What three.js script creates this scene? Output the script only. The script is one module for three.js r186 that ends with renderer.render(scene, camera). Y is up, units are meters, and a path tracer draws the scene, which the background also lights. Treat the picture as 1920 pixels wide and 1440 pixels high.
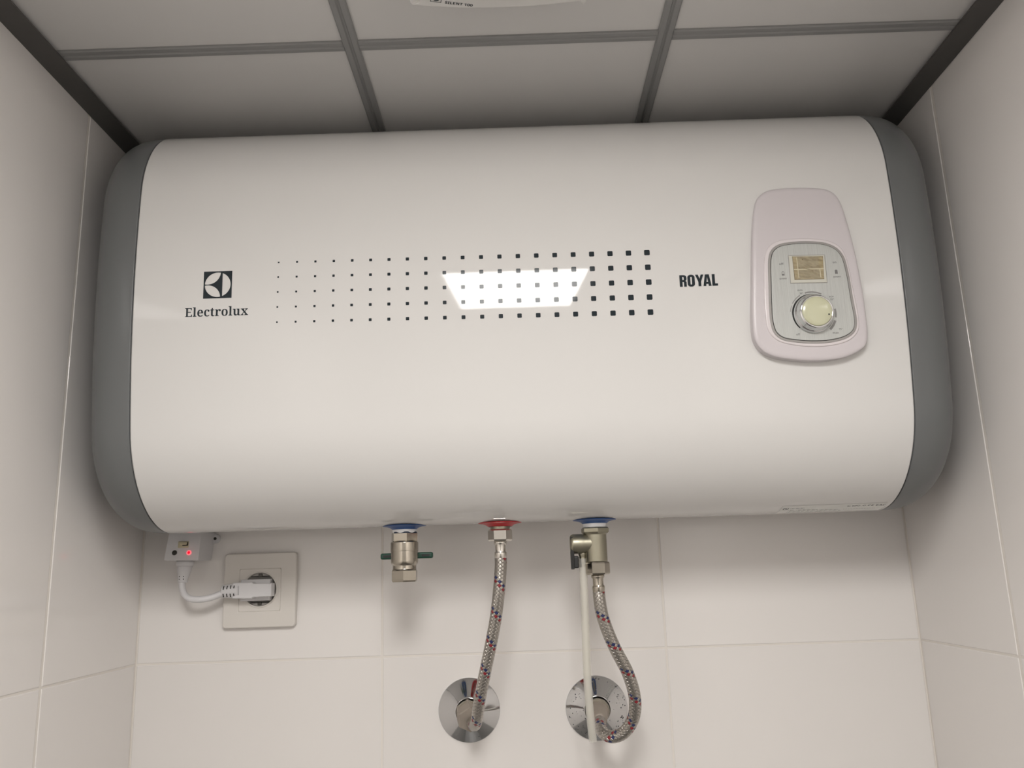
import * as THREE from 'three';
import { RoundedBoxGeometry } from 'three/addons/geometries/RoundedBoxGeometry.js';
import { mergeGeometries } from 'three/addons/utils/BufferGeometryUtils.js';
import { RectAreaLightUniformsLib } from 'three/addons/lights/RectAreaLightUniformsLib.js';
import { FontLoader } from 'three/addons/loaders/FontLoader.js';

// ------------------------------------------------------------------ camera, light, exposure
const J = 1.9;                       // height of the horizontal tile joint above the floor
const CEIL = J + 0.59;               // underside of the ceiling grid
const W = 0.91, LEN = 2.11;          // room width and length (back wall at z = 0)
const EXPOSURE = 1.0;
const LAMP_RADIANCE = 23.5;            // light given off by the ceiling panel
const LAMP_GLOW = 6;                 // what the eye sees of its diffuser
const LAMP_COLOR = [1.0, 0.975, 0.945];

const scene = new THREE.Scene();
scene.background = new THREE.Color(0x000000);
const camera = new THREE.PerspectiveCamera(49.14, 4 / 3, 0.02, 20);
camera.position.set(-0.0041, J + 0.0929, 1.0184);
camera.rotation.order = 'YXZ';
camera.rotation.set(0.21863, 0.00355, -0.03241);
scene.add(camera);

const renderer = new THREE.WebGLRenderer({ antialias: true });
renderer.toneMapping = THREE.LinearToneMapping;
renderer.toneMappingExposure = EXPOSURE;
renderer.shadowMap.enabled = true;
RectAreaLightUniformsLib.init();

const lampLight = new THREE.RectAreaLight(new THREE.Color().setRGB(...LAMP_COLOR), LAMP_RADIANCE, 0.264, 0.556);
lampLight.position.set(0.004, CEIL - 0.006, 1.197);
lampLight.lookAt(0.004, 0, 1.197);
lampLight.name = 'ceiling_lamp_light';
scene.add(lampLight);

// ------------------------------------------------------------------ helpers
let seed = 7;
const rnd = () => { seed = (seed * 1664525 + 1013904223) >>> 0; return seed / 4294967296; };
const taken = {};
const numbered = (n) => { const k = taken[n] = (taken[n] ?? -1) + 1; return k ? `${n}_${String(k).padStart(3, '0')}` : n; };
const V = (x, y, z) => new THREE.Vector3(x, y, z);

function flat(g) {                                                  // every geometry ends up non-indexed with position, normal, uv
  let o = g.index ? g.toNonIndexed() : g;
  for (const k of Object.keys(o.attributes)) if (!['position', 'normal', 'uv'].includes(k)) o.deleteAttribute(k);
  if (!o.attributes.normal) o.computeVertexNormals();
  if (!o.attributes.uv) o.setAttribute('uv', new THREE.BufferAttribute(new Float32Array(o.attributes.position.count * 2), 2));
  return o;
}
const join = (gs) => gs.length === 1 ? flat(gs[0]) : mergeGeometries(gs.map(flat));

function thing(name, [x, y, z], label, category, group) {           // Group at the thing's base
  const o = new THREE.Group(); o.name = numbered(name); o.position.set(x, y, z);
  o.userData = { label, category }; if (group) o.userData.group = group;
  scene.add(o); return o;
}
function structure(name, [x, y, z] = [0, 0, 0]) {
  const o = new THREE.Group(); o.name = numbered(name); o.position.set(x, y, z);
  o.userData = { kind: 'structure' }; scene.add(o); return o;
}
function origin(o) { const p = V(0, 0, 0); for (let q = o; q && q !== scene; q = q.parent) p.add(q.position); return p; }
function part(name, gs, mat, parent, label) {                        // shapes are given in world metres, stored relative to the thing
  const g = join(Array.isArray(gs) ? gs : [gs]);
  const o = origin(parent); g.translate(-o.x, -o.y, -o.z);
  const m = new THREE.Mesh(g, mat); m.name = numbered(name); m.castShadow = m.receiveShadow = true;
  if (label) m.userData.label = label;
  parent.add(m); return m;
}
const box = (x, y, z, w, h, d, r = 0) => (r ? new RoundedBoxGeometry(w, h, d, 3, r) : new THREE.BoxGeometry(w, h, d)).translate(x, y, z);
function along(g, a, b) {                                            // +Y of g turned towards a -> b, base at a
  const q = new THREE.Quaternion().setFromUnitVectors(V(0, 1, 0), b.clone().sub(a).normalize());
  return g.applyQuaternion(q).translate(a.x, a.y, a.z);
}
const lathe = (pts, seg = 48) => new THREE.LatheGeometry(pts.map(([r, y]) => new THREE.Vector2(Math.max(r, 1e-5), y)), seg);
function sharp(pts, seg = 48) {                                      // lathe with hard edges: each span its own
  const gs = [];
  for (let i = 0; i + 1 < pts.length; i++) gs.push(lathe([pts[i], pts[i + 1]], seg));
  return join(gs);
}
function hexNut(r, h, turn = 0, hole = 0) {                          // r = across corners / 2
  const c = 0.93, e = Math.min(0.0016, h * 0.2);
  const g = lathe([[hole || 0, 0], [r * c, 0], [r, e], [r, h - e], [r * c, h], [hole || 0, h]], 6).toNonIndexed();
  g.computeVertexNormals(); g.rotateY(turn); return g;
}
function tube(points, r, seg = 120, rad = 20, uvScale) {
  const c = new THREE.CatmullRomCurve3(points, false, 'centripetal');
  const g = new THREE.TubeGeometry(c, seg, r, rad, false);
  if (uvScale) { const L = c.getLength(), uv = g.attributes.uv; for (let i = 0; i < uv.count; i++) uv.setXY(i, uv.getY(i), uv.getX(i) * L / uvScale); }
  return g;
}
function tex(w, h, fn, srgb = false, rep) {
  const d = new Uint8Array(w * h * 4);
  for (let y = 0; y < h; y++) for (let x = 0; x < w; x++) {
    const c = fn(x / w, y / h, x, y), i = (y * w + x) * 4;
    if (typeof c === 'number') d[i] = d[i + 1] = d[i + 2] = Math.max(0, Math.min(255, c * 255));
    else for (let k = 0; k < 3; k++) d[i + k] = Math.max(0, Math.min(255, c[k] * 255));
    d[i + 3] = 255;
  }
  const t = new THREE.DataTexture(d, w, h, THREE.RGBAFormat);
  t.magFilter = THREE.LinearFilter; t.minFilter = THREE.LinearMipmapLinearFilter; t.generateMipmaps = true;
  t.wrapS = t.wrapT = THREE.RepeatWrapping; if (srgb) t.colorSpace = THREE.SRGBColorSpace;
  if (rep) t.repeat.set(...rep); t.needsUpdate = true; return t;
}
// tiling value noise
const lattice = Array.from({ length: 4096 }, rnd);
function noise(u, v, n) {
  const x = u * n, y = v * n, i = Math.floor(x), j = Math.floor(y), f = x - i, g = y - j;
  const s = f * f * (3 - 2 * f), t = g * g * (3 - 2 * g);
  const q = (a, b) => lattice[(((a % n) + n) % n * 57 + ((b % n) + n) % n * 131 + n * 17) & 4095];
  return (q(i, j) * (1 - s) + q(i + 1, j) * s) * (1 - t) + (q(i, j + 1) * (1 - s) + q(i + 1, j + 1) * s) * t;
}
const fbm = (u, v, n, o = 4) => { let s = 0, a = 0.5; for (let k = 0; k < o; k++) { s += a * noise(u, v, n << k); a *= 0.5; } return s; };
function canvasTex(w, h, draw) {
  const c = document.createElement('canvas'); c.width = w; c.height = h;
  draw(c.getContext('2d'), w, h);
  const t = new THREE.CanvasTexture(c); t.colorSpace = THREE.SRGBColorSpace; t.anisotropy = 8; return t;
}
const lin = (r, g, b) => new THREE.Color().setRGB(r, g, b);
const std = (color, roughness, metalness = 0, o = {}) => new THREE.MeshStandardMaterial({ color, roughness, metalness, ...o });

// ------------------------------------------------------------------ materials
const wavy = tex(256, 256, (u, v) => fbm(u, v, 4, 4));
const smudge = tex(256, 256, (u, v) => 0.75 + 0.5 * (fbm(u, v, 8, 5) - 0.47));
const M = {
  tile: [0, 1, 2].map((k) => new THREE.MeshPhysicalMaterial({ color: lin(0.815 + 0.012 * k, 0.785 + 0.012 * k, 0.76 + 0.012 * k), roughness: 0.09, bumpMap: wavy, bumpScale: 0.00025 })),
  greyTile: [0, 1, 2].map((k) => std(lin(0.42 + 0.01 * k, 0.41 + 0.01 * k, 0.395 + 0.01 * k), 0.2)),
  grout: std(lin(0.80, 0.76, 0.71), 0.9, 0, { bumpMap: smudge, bumpScale: 0.0003 }),
  wall: std(lin(0.58, 0.57, 0.555), 0.8),
  panel: std(lin(0.63, 0.62, 0.608), 0.55),
  grid: std(lin(0.27, 0.27, 0.267), 0.45, 0.15),
  trim: std(lin(0.085, 0.081, 0.077), 0.45, 0.15),
  slab: std(lin(0.4, 0.4, 0.4), 0.9),
  floor: std(lin(0.38, 0.37, 0.355), 0.35, 0, { map: null }),
  shell: new THREE.MeshPhysicalMaterial({ color: lin(0.735, 0.725, 0.71), roughness: 0.035, ior: 1.5, specularIntensity: 0.5, bumpMap: wavy, bumpScale: 0.00004 }),
  cap: std(lin(0.155, 0.162, 0.164), 0.33),
  print: new THREE.MeshPhysicalMaterial({ color: lin(0.028, 0.036, 0.042), roughness: 0.08, specularIntensity: 0.3 }),
  bezel: std(lin(0.655, 0.612, 0.63), 0.32),
  ring: std(lin(0.74, 0.69, 0.7), 0.25),
  channel: std(lin(0.36, 0.345, 0.33), 0.4, 0.2),
  line: std(lin(0.012, 0.012, 0.012), 0.6),
  chrome: std(lin(0.74, 0.745, 0.75), 0.06, 1),
  nickel: std(lin(0.44, 0.405, 0.345), 0.26, 1, { roughnessMap: smudge, bumpMap: smudge, bumpScale: 0.0001 }),
  nickelBright: std(lin(0.66, 0.63, 0.58), 0.2, 1),
  brassDull: std(lin(0.33, 0.31, 0.24), 0.52, 0.9, { roughnessMap: smudge, bumpMap: smudge, bumpScale: 0.0002 }),
  limed: std(lin(0.40, 0.35, 0.30), 0.6, 0.45, { bumpMap: smudge, bumpScale: 0.0006 }),
  clip: std(lin(0.10, 0.095, 0.085), 0.4, 0.6),
  dark: std(lin(0.03, 0.028, 0.025), 0.6),
  black: std(lin(0.01, 0.01, 0.01), 0.4),
  green: std(lin(0.004, 0.05, 0.03), 0.4),
  blue: std(lin(0.008, 0.065, 0.24), 0.4),
  red: std(lin(0.5, 0.012, 0.02), 0.38),
  tape: std(lin(0.8, 0.8, 0.8), 0.75, 0, { bumpMap: smudge, bumpScale: 0.0003 }),
  cream: new THREE.MeshPhysicalMaterial({ color: lin(0.6, 0.6, 0.42), roughness: 0.25, clearcoat: 0.7, clearcoatRoughness: 0.05 }),
  plastic: std(lin(0.72, 0.685, 0.64), 0.35),
  plasticCool: std(lin(0.7, 0.69, 0.7), 0.4),
  socketHole: std(lin(0.45, 0.43, 0.41), 0.5),
  slider: std(lin(0.6, 0.55, 0.38), 0.45),
  fan: std(lin(0.68, 0.67, 0.65), 0.5),
  door: std(lin(0.55, 0.535, 0.51), 0.5),
  pipe: new THREE.MeshPhysicalMaterial({ color: lin(0.93, 0.92, 0.88), roughness: 0.2, transmission: 0.68, thickness: 0, ior: 1.4 }),
};
{ // braided steel sleeve: eight strands each way, one blue and one red among them, one turn of the pattern per repeat
  const N = 8, cell = (u, v) => {
    const a = (u + v) * N, b = (u - v) * N, i = Math.floor(a), j = Math.floor(b), over = ((i + j) & 1) === 0;
    const f = over ? a - i : b - j, k = ((over ? i : j) % N + N) % N;
    const wire = Math.abs(Math.sin(f * Math.PI * 3));
    const edge = Math.min(f, 1 - f);
    return { over, k, wire, dome: Math.min(1, edge * 7), along: over ? b - j : a - i };
  };
  const S = 512;
  const map = tex(S, S, (u, v) => {
    const c = cell(u, v), d = 0.45 + 0.55 * c.dome;
    const fleck = c.dome > 0.4;
    if (!c.over && c.k === 1 && fleck) return [0.02, 0.035, 0.12];
    if (!c.over && c.k === 0 && fleck) return [0.26, 0.02, 0.03];
    const m = (0.22 + 0.42 * c.wire) * d * d; return [m, m * 0.94, m * 0.86];
  });
  const metal = tex(S, S, (u, v) => { const c = cell(u, v); return !c.over && (c.k < 2) ? 0 : 1; });
  const bump = tex(S, S, (u, v) => { const c = cell(u, v); return c.dome * (0.6 + 0.25 * Math.sin(c.along * Math.PI)) + 0.15 * c.wire; });
  M.braid = std(lin(1, 1, 1), 0.3, 1, { map, metalnessMap: metal, bumpMap: bump, bumpScale: 0.0005 });
}
{ // corrosion specks on the two flanges (wear with a shape of its own)
  const specks = (n, sd) => {
    seed = sd; const s = Array.from({ length: n }, () => [rnd() * 6.283, 0.3 + 0.65 * Math.sqrt(rnd()), 0.003 + Math.pow(rnd(), 2) * 0.018, rnd() * 3.14, 0.5 + rnd() * 1.6]);
    const f = (u, v) => {
      const x = (u - 0.5) * 2, y = (v - 0.5) * 2; let m = 0;
      for (const [a, r, q, t, e] of s) {
        const dx = x - r * Math.cos(a), dy = y - r * Math.sin(a), c = Math.cos(t), w = Math.sin(t);
        if (((dx * c + dy * w) / e) ** 2 + (dy * c - dx * w) ** 2 < q * q) m = 1;
      }
      return m;
    };
    const map = tex(512, 512, (u, v) => f(u, v) ? [0.08, 0.08, 0.085] : [0.74, 0.745, 0.75]);
    const metal = tex(512, 512, (u, v) => f(u, v) ? 0.1 : 1);
    const rough = tex(512, 512, (u, v) => f(u, v) ? 0.8 : 0.07 + 0.05 * noise(u, v, 9));
    return std(lin(1, 1, 1), 1, 1, { map, metalnessMap: metal, roughnessMap: rough });
  };
  M.flangeClean = specks(14, 11); M.flangeSpecked = specks(190, 23);
}

// ------------------------------------------------------------------ the room
function tileGeo(w, h) {                                             // glazed tile: flat face, small rounded arris, 8 mm thick, face towards +z
  const s = new THREE.Shape(), b = 0.0009;
  s.moveTo(-w / 2 + b, -h / 2 + b); s.lineTo(w / 2 - b, -h / 2 + b); s.lineTo(w / 2 - b, h / 2 - b); s.lineTo(-w / 2 + b, h / 2 - b);
  const g = new THREE.ExtrudeGeometry(s, { depth: 0.0071, bevelEnabled: true, bevelThickness: b, bevelSize: b, bevelSegments: 2, curveSegments: 1 });
  g.translate(0, 0, -0.008);
  const o = flat(g), p = o.attributes.position, uv = o.attributes.uv;
  for (let i = 0; i < uv.count; i++) uv.setXY(i, p.getX(i) / 0.5, p.getY(i) / 0.5);
  return o;
}
const GAP = 0.0020;
const rows = [[J, CEIL + 0.02], [J - 0.6, J], [J - 1.2, J - 0.6], [J - 1.8, J - 1.2], [0, J - 1.8]];
function tiledWall(name, place, cols, turn) {
  const w = structure(name);
  for (const [y0, y1] of rows) for (const [a0, a1] of cols) {
    const g = tileGeo(a1 - a0 - (turn ? 0.0042 : GAP), y1 - y0 - GAP);
    g.rotateX((rnd() - 0.5) * 0.0012); g.rotateY((rnd() - 0.5) * 0.002);
    g.translate(0, 0, (rnd() - 0.5) * 0.0004);
    g.rotateY(turn); const [x, z] = place((a0 + a1) / 2); g.translate(x, (y0 + y1) / 2, z);
    const shade = Math.floor(rnd() * 3);
    part('wall_tile', g, y0 < J - 0.61 ? M.greyTile[shade] : M.tile[shade], w);   // a grey dado below the frame
  }
  return w;
}
const wb = tiledWall('wall_back', (a) => [a, 0], [[-W / 2, -0.1686], [-0.1686, 0.1611], [0.1611, W / 2]], 0);
part('grout', box(0, 1.27, -0.0306, W + 0.3, 2.6, 0.06), M.grout, wb);
const sideCols = [[0, 0.198], [0.198, 0.528], [0.528, 0.858], [0.858, 1.188], [1.188, 1.518], [1.518, 1.848], [1.848, LEN]];
const wl = tiledWall('wall_left', (a) => [-W / 2, a], sideCols, Math.PI / 2);
part('grout', box(-W / 2 - 0.0306, 1.27, LEN / 2, 0.06, 2.6, LEN + 0.1), M.grout, wl);
const wr = tiledWall('wall_right', (a) => [W / 2, a], sideCols, -Math.PI / 2);
part('grout', box(W / 2 + 0.0306, 1.27, LEN / 2, 0.06, 2.6, LEN + 0.1), M.grout, wr);
const wf = structure('wall_front');
part('wall_slab', [box(-0.415, 1.27, LEN + 0.05, 0.08, 2.6, 0.1), box(0.415, 1.27, LEN + 0.05, 0.08, 2.6, 0.1), box(0, 2.335, LEN + 0.05, 0.75, 0.47, 0.1), box(-0.5, 1.27, LEN + 0.05, 0.1, 2.6, 0.1), box(0.5, 1.27, LEN + 0.05, 0.1, 2.6, 0.1)], M.wall, wf);
const door = structure('door_1', [0, 0, LEN + 0.03]);
part('door_leaf', box(0, 1.04, LEN + 0.05, 0.7, 2.06, 0.04, 0.002), M.door, door);
part('door_frame', [box(-0.3625, 1.05, LEN + 0.03, 0.025, 2.1, 0.09, 0.003), box(0.3625, 1.05, LEN + 0.03, 0.025, 2.1, 0.09, 0.003), box(0, 2.085, LEN + 0.03, 0.7, 0.03, 0.09, 0.003)], M.door, door);
part('door_handle', [along(new THREE.CylinderGeometry(0.009, 0.009, 0.05, 20), V(0.28, 1.0, LEN + 0.008), V(0.28, 1.0, LEN - 0.1)), box(0.23, 1.0, LEN - 0.02, 0.12, 0.018, 0.012, 0.005)], M.nickelBright, door);
const fl = structure('floor');
part('floor_base', box(0, -0.055, LEN / 2, W + 0.2, 0.09, LEN + 0.2), M.grout, fl);
for (let i = 0; i < 3; i++) for (let k = 0; k < 7; k++) {
  const g = tileGeo(0.3, 0.3); g.rotateX(-Math.PI / 2); g.translate(-0.3033 + i * 0.3033, 0, 0.151 + k * 0.3015);
  part('floor_tile', g, M.floor, fl);
}

// ceiling: metal cassettes in a narrow grey grid with a dark edge angle
const gx = [-W / 2, -0.1507, 0.1514, W / 2], CELL = 0.3015;
const ceil = structure('ceiling');
part('slab', box(0, CEIL + 0.11, LEN / 2, W + 0.2, 0.1, LEN + 0.2), M.slab, ceil);
for (let i = 0; i < 3; i++) for (let k = 0; k < 7; k++) {
  if (i === 1 && (k === 3 || k === 4)) continue;                    // the light panel takes these two
  const x0 = gx[i] + 0.001, x1 = gx[i + 1] - 0.001, z0 = k * CELL + 0.001, z1 = (k + 1) * CELL - 0.001;
  part('ceiling_panel', box((x0 + x1) / 2, CEIL + 0.0055, (z0 + z1) / 2, x1 - x0, 0.006, z1 - z0, 0.0008), M.panel, ceil);
}
function bar(x0, z0, x1, z1, half, main) {                           // two flanges with a fine groove between them, edges turned up
  const L = Math.hypot(x1 - x0, z1 - z0), s = new THREE.Shape(), gr = main ? 0.0007 : 0.0006, dp = 0.0014;
  s.moveTo(-half, 0.0025); s.lineTo(-half, 0.0008); s.lineTo(-half + 0.0012, 0); s.lineTo(-gr - 0.0012, 0); s.lineTo(-gr, dp); s.lineTo(gr, dp);
  s.lineTo(gr + 0.0012, 0); s.lineTo(half - 0.0012, 0); s.lineTo(half, 0.0008); s.lineTo(half, 0.0025);
  const g = new THREE.ExtrudeGeometry(s, { depth: L, bevelEnabled: false });
  g.rotateY(Math.atan2(x1 - x0, z1 - z0)); g.translate(x0, CEIL, z0); return g;
}
for (const x of [gx[1], gx[2]]) part('grid_bar', bar(x, 0, x, LEN, 0.0076, true), M.grid, ceil);
for (let k = 1; k < 7; k++) for (let i = 0; i < 3; i++) {
  if (i === 1 && k === 4) continue;
  const a = gx[i] + (i ? 0.0076 : 0.02), b = gx[i + 1] - (i < 2 ? 0.0076 : 0.02);
  part('grid_bar', bar(a, k * CELL - 0.001, b, k * CELL - 0.001, 0.0074, false), M.grid, ceil);
}
const TRIM = 0.0248;
for (const [x, z, w, d] of [[-W / 2 + TRIM / 2, LEN / 2, TRIM, LEN], [W / 2 - TRIM / 2, LEN / 2, TRIM, LEN], [0, TRIM / 2, W - 2 * TRIM, TRIM], [0, LEN - TRIM / 2, W - 2 * TRIM, TRIM]]) {
  const t = new THREE.Mesh(flat(box(0, 0, 0, w, 0.0022, d, 0.0006)), M.trim);
  t.name = numbered('trim_1').replace(/^trim_1_?0*(\d*)$/, (q, n) => `trim_${n ? +n + 1 : 1}`);
  t.position.set(x, CEIL - 0.0008, z); t.userData.kind = 'structure'; t.castShadow = t.receiveShadow = true; scene.add(t);
}

// ceiling light (behind and above the camera; it is what the enamel mirrors)
const lamp = thing('ceiling_light', [0, CEIL, 1.2065], 'flat rectangular white light panel in the middle column of the ceiling grid', 'ceiling light');
part('frame', [box(-0.1425, CEIL + 0.001, 1.2065, 0.017, 0.008, 0.6, 0.001), box(0.1455, CEIL + 0.001, 1.2065, 0.017, 0.008, 0.6, 0.001), box(0.0015, CEIL + 0.001, 0.9155, 0.272, 0.008, 0.018, 0.001), box(0.0015, CEIL + 0.001, 1.4915, 0.272, 0.008, 0.030, 0.001)], M.fan, lamp);
part('diffuser', box(0.0015, CEIL + 0.0015, 1.2, 0.274, 0.003, 0.574), new THREE.MeshStandardMaterial({ color: 0xffffff, roughness: 0.6, emissive: lin(...LAMP_COLOR), emissiveIntensity: LAMP_GLOW }), lamp);

// ------------------------------------------------------------------ water heater: body surface
const B = { yc: J + 0.35377, zf: 0.24567, tilt: 0.04519, phi: 0.10037, R: 1.20053, a: 0.21672, rb: 0.066, depth: 0.232 };
B.r = (B.a - B.R * Math.sin(B.phi)) / (1 - Math.sin(B.phi));
B.cy = B.R * Math.sin(B.phi) - B.r * Math.sin(B.phi);
B.cz = B.R * Math.cos(B.phi) - B.R - B.r * Math.cos(B.phi);
B.s1 = B.R * B.phi; B.s2 = B.s1 + (Math.PI / 2 - B.phi) * B.r;
B.s3 = B.s2 + (B.cz + B.depth - B.rb); B.s4 = B.s3 + B.rb * Math.PI / 2; B.s5 = B.s4 + B.a - B.rb;
// s = arc length from the middle of the front (up positive), h = height above the surface
function prof(s, h = 0) {
  const t = Math.abs(s); let y, z, ny, nz;
  if (t < B.s1) { const q = t / B.R; ny = Math.sin(q); nz = Math.cos(q); y = B.R * ny; z = B.R * nz - B.R; }
  else if (t < B.s2) { const q = B.phi + (t - B.s1) / B.r; ny = Math.sin(q); nz = Math.cos(q); y = B.cy + B.r * ny; z = B.cz + B.r * nz; }
  else if (t < B.s3) { ny = 1; nz = 0; y = B.a; z = B.cz - (t - B.s2); }
  else if (t < B.s4) { const q = Math.PI / 2 + (t - B.s3) / B.rb; ny = Math.sin(q); nz = Math.cos(q); y = B.a - B.rb + B.rb * ny; z = -B.depth + B.rb + B.rb * nz; }
  else { ny = 0; nz = -1; y = B.a - B.rb - (t - B.s4); z = -B.depth; }
  y += ny * h; z += nz * h; if (s < 0) { y = -y; ny = -ny; }
  const c = Math.cos(B.tilt), w = Math.sin(B.tilt);
  return { y: B.yc + y * c - z * w, z: B.zf + y * w + z * c, ny: ny * c - nz * w, nz: ny * w + nz * c };
}
const surf = (x, s, h = 0) => { const q = prof(s, h); return V(x, q.y, q.z); };
function loft(sections, closeA, closeB) {                            // sections: [x, inset]; every section the whole profile
  const ss = []; const add = (a, b, n) => { for (let i = 0; i < n; i++) ss.push(a + (b - a) * i / n); };
  add(-B.s5, -B.s4, 4); add(-B.s4, -B.s3, 10); add(-B.s3, -B.s2, 6); add(-B.s2, -B.s1, 56); add(-B.s1, B.s1, 48);
  add(B.s1, B.s2, 56); add(B.s2, B.s3, 6); add(B.s3, B.s4, 10); add(B.s4, B.s5, 5); ss.push(B.s5);
  const P = [], U = [], I = [], n = ss.length;
  for (const [x, d] of sections) for (const s of ss) { const q = prof(s, -d); P.push(x + DX, q.y, q.z); U.push(x / 0.5, s / 0.5); }
  for (let k = 0; k + 1 < sections.length; k++) for (let i = 0; i + 1 < n; i++) {
    const a = k * n + i, b = a + 1, c = a + n, e = c + 1; I.push(a, c, b, b, c, e);
  }
  const g = new THREE.BufferGeometry();
  g.setAttribute('position', new THREE.Float32BufferAttribute(P, 3)); g.setAttribute('uv', new THREE.Float32BufferAttribute(U, 2)); g.setIndex(I);
  g.computeVertexNormals();
  const gs = [g];
  const cap = (k, flip) => {
    const [x, d] = sections[k], Q = [], T = [], X = []; let my = 0, mz = 0;
    for (const s of ss) { const q = prof(s, -d); Q.push(x + DX, q.y, q.z); T.push(0, 0); my += q.y / n; mz += q.z / n; }
    Q.push(x + DX, my, mz); T.push(0, 0);
    for (let i = 0; i < n; i++) flip ? X.push(n, (i + 1) % n, i) : X.push(n, i, (i + 1) % n);
    const f = new THREE.BufferGeometry(); f.setAttribute('position', new THREE.Float32BufferAttribute(Q, 3)); f.setAttribute('uv', new THREE.Float32BufferAttribute(T, 2)); f.setIndex(X); f.computeVertexNormals(); gs.push(f);
  };
  if (closeA) cap(0, true); if (closeB) cap(sections.length - 1, false);
  return join(gs);
}
const XS = 0.3720, XE = 0.4275, DX = 0.001;
const heater = thing('water_heater', [0, J + 0.1424, 0.12], 'wide white enamelled water heater with grey end caps, hung under the ceiling', 'water heater');
const shell = part('shell', loft([[-XS, 0.0012], [-XS + 0.0008, 0.0003], [-XS + 0.0016, 0], [-0.2, 0], [0, 0], [0.2, 0], [XS - 0.0016, 0], [XS - 0.0008, 0.0003], [XS, 0.0012]]), M.shell, heater);
for (const s of [-1, 1]) {
  const sec = [[s * (XS - 0.004), 0.0035], [s * (XS + 0.0008), 0.0035], [s * (XS + 0.0009), 0.0012], [s * (XS + 0.0016), 0.0004]];
  const D = 0.060;                                                    // rounded shoulder (superellipse) down to a flat end
  for (let i = 1; i <= 28; i++) { const q = i / 28 * Math.PI / 2; sec.push([s * (XS + 0.0016 + (XE - XS - 0.0016) * Math.pow(Math.sin(q), 0.8)), 0.0004 + D * (1 - Math.pow(Math.max(0, Math.cos(q)), 0.8))]); }
  sec.push([s * (XE + 0.0012), D - 0.0012], [s * (XE + 0.0018), D - 0.0008], [s * (XE + 0.0020), D], [s * (XE + 0.0018), D + 0.0030], [s * XE, D + 0.0034]);   // thin lip round the flat end
  if (s < 0) sec.reverse();
  part('end_cap', loft(sec, s < 0, s > 0), M.cap, heater, 'dark grey plastic end cap');
}

// shapes laid on the enamel: (x, s) polygons lifted by h
function subdivide(tris, max) {
  let out = tris;
  for (let it = 0; it < 8; it++) {
    const next = []; let split = false;
    for (const [a, b, c] of out) {
      const e = [[a, b, c], [b, c, a], [c, a, b]].map((t) => [Math.hypot(t[0][0] - t[1][0], t[0][1] - t[1][1]), t]).sort((p, q) => q[0] - p[0])[0];
      if (e[0] > max) { const [p, q, r] = e[1], m = [(p[0] + q[0]) / 2, (p[1] + q[1]) / 2]; next.push([p, m, r], [m, q, r]); split = true; } else next.push([a, b, c]);
    }
    out = next; if (!split) break;
  }
  return out;
}
function decal(shapes, x0, s0, h, sx = 1, sy = 1, shear = 0) {       // flat print wrapped on the body
  const g = new THREE.ShapeGeometry(shapes, 6).toNonIndexed(), p = g.attributes.position, tris = [];
  for (let i = 0; i < p.count; i += 3) tris.push([0, 1, 2].map((k) => [x0 + p.getX(i + k) * sx + p.getY(i + k) * shear, s0 + p.getY(i + k) * sy]));
  return wrap(subdivide(tris, 0.006), h);
}
function wrap(tris, h) {
  const P = [], N = [], U = [];
  for (const t of tris) for (const [x, s] of t) { const q = prof(s, typeof h === 'function' ? h(x, s) : h); P.push(x, q.y, q.z); N.push(0, q.ny, q.nz); U.push(x / 0.5, s / 0.5); }
  const g = new THREE.BufferGeometry(); g.setAttribute('position', new THREE.Float32BufferAttribute(P, 3)); g.setAttribute('normal', new THREE.Float32BufferAttribute(N, 3)); g.setAttribute('uv', new THREE.Float32BufferAttribute(U, 2));
  return g;
}
const poly = (pts, holes = []) => { const s = new THREE.Shape(pts.map(([x, y]) => new THREE.Vector2(x, y))); for (const q of holes) s.holes.push(new THREE.Path(q.map(([x, y]) => new THREE.Vector2(x, y)))); return s; };
const PRINT_H = 0.00012;
{ // square emblem: a circle cut by three blades
  const c = [0.5, 0.5], r = 0.452, arc = (a, b, n = 24) => Array.from({ length: n + 1 }, (_, i) => { const t = a + (b - a) * i / n; return [c[0] + r * Math.cos(t), c[1] + r * Math.sin(t)]; });
  const xa = 0.665, t0 = Math.acos((xa - 0.5) / r);
  const seg = arc(-t0, t0);
  const lens = (a, b) => { const o = arc(a, b), A = o[0], Z = o[o.length - 1], dx = Z[0] - A[0], dy = Z[1] - A[1], L2 = dx * dx + dy * dy;
    const inn = o.slice(1, -1).map(([x, y]) => { const t = ((x - A[0]) * dx + (y - A[1]) * dy) / L2, px = A[0] + t * dx, py = A[1] + t * dy; return [2 * px - x, 2 * py - y]; }).reverse();
    return o.concat(inn); };
  const up = lens(Math.PI * 0.432, Math.PI * 0.982), lo = lens(Math.PI * 1.018, Math.PI * 1.568);
  part('emblem', decal([poly([[0, 0], [1, 0], [1, 1], [0, 1]], [seg, up, lo])], -0.3030, 0.0054, PRINT_H, 0.0276, 0.0273), M.print, shell, 'square dark emblem of a circle cut into three blades');
}
const fonts = new FontLoader();
const serif = await fonts.loadAsync('fonts/droid/droid_serif_bold.typeface.json');
const sans = await fonts.loadAsync('fonts/droid/droid_sans_bold.typeface.json');
function fitText(font, text, x0, x1, s0, cap, h, capRatio = 0.714) {
  const sh = font.generateShapes(text, 1); let lo = 1e9, hi = -1e9;
  for (const s of sh) for (const p of s.getPoints(6)) { lo = Math.min(lo, p.x); hi = Math.max(hi, p.x); }
  const sx = (x1 - x0) / (hi - lo);
  return [sh, x0 - lo * sx, s0, h, sx, cap / capRatio];
}
let capH = 0; { for (const s of serif.generateShapes('E', 1)) for (const p of s.getPoints(6)) capH = Math.max(capH, p.y); }
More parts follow.
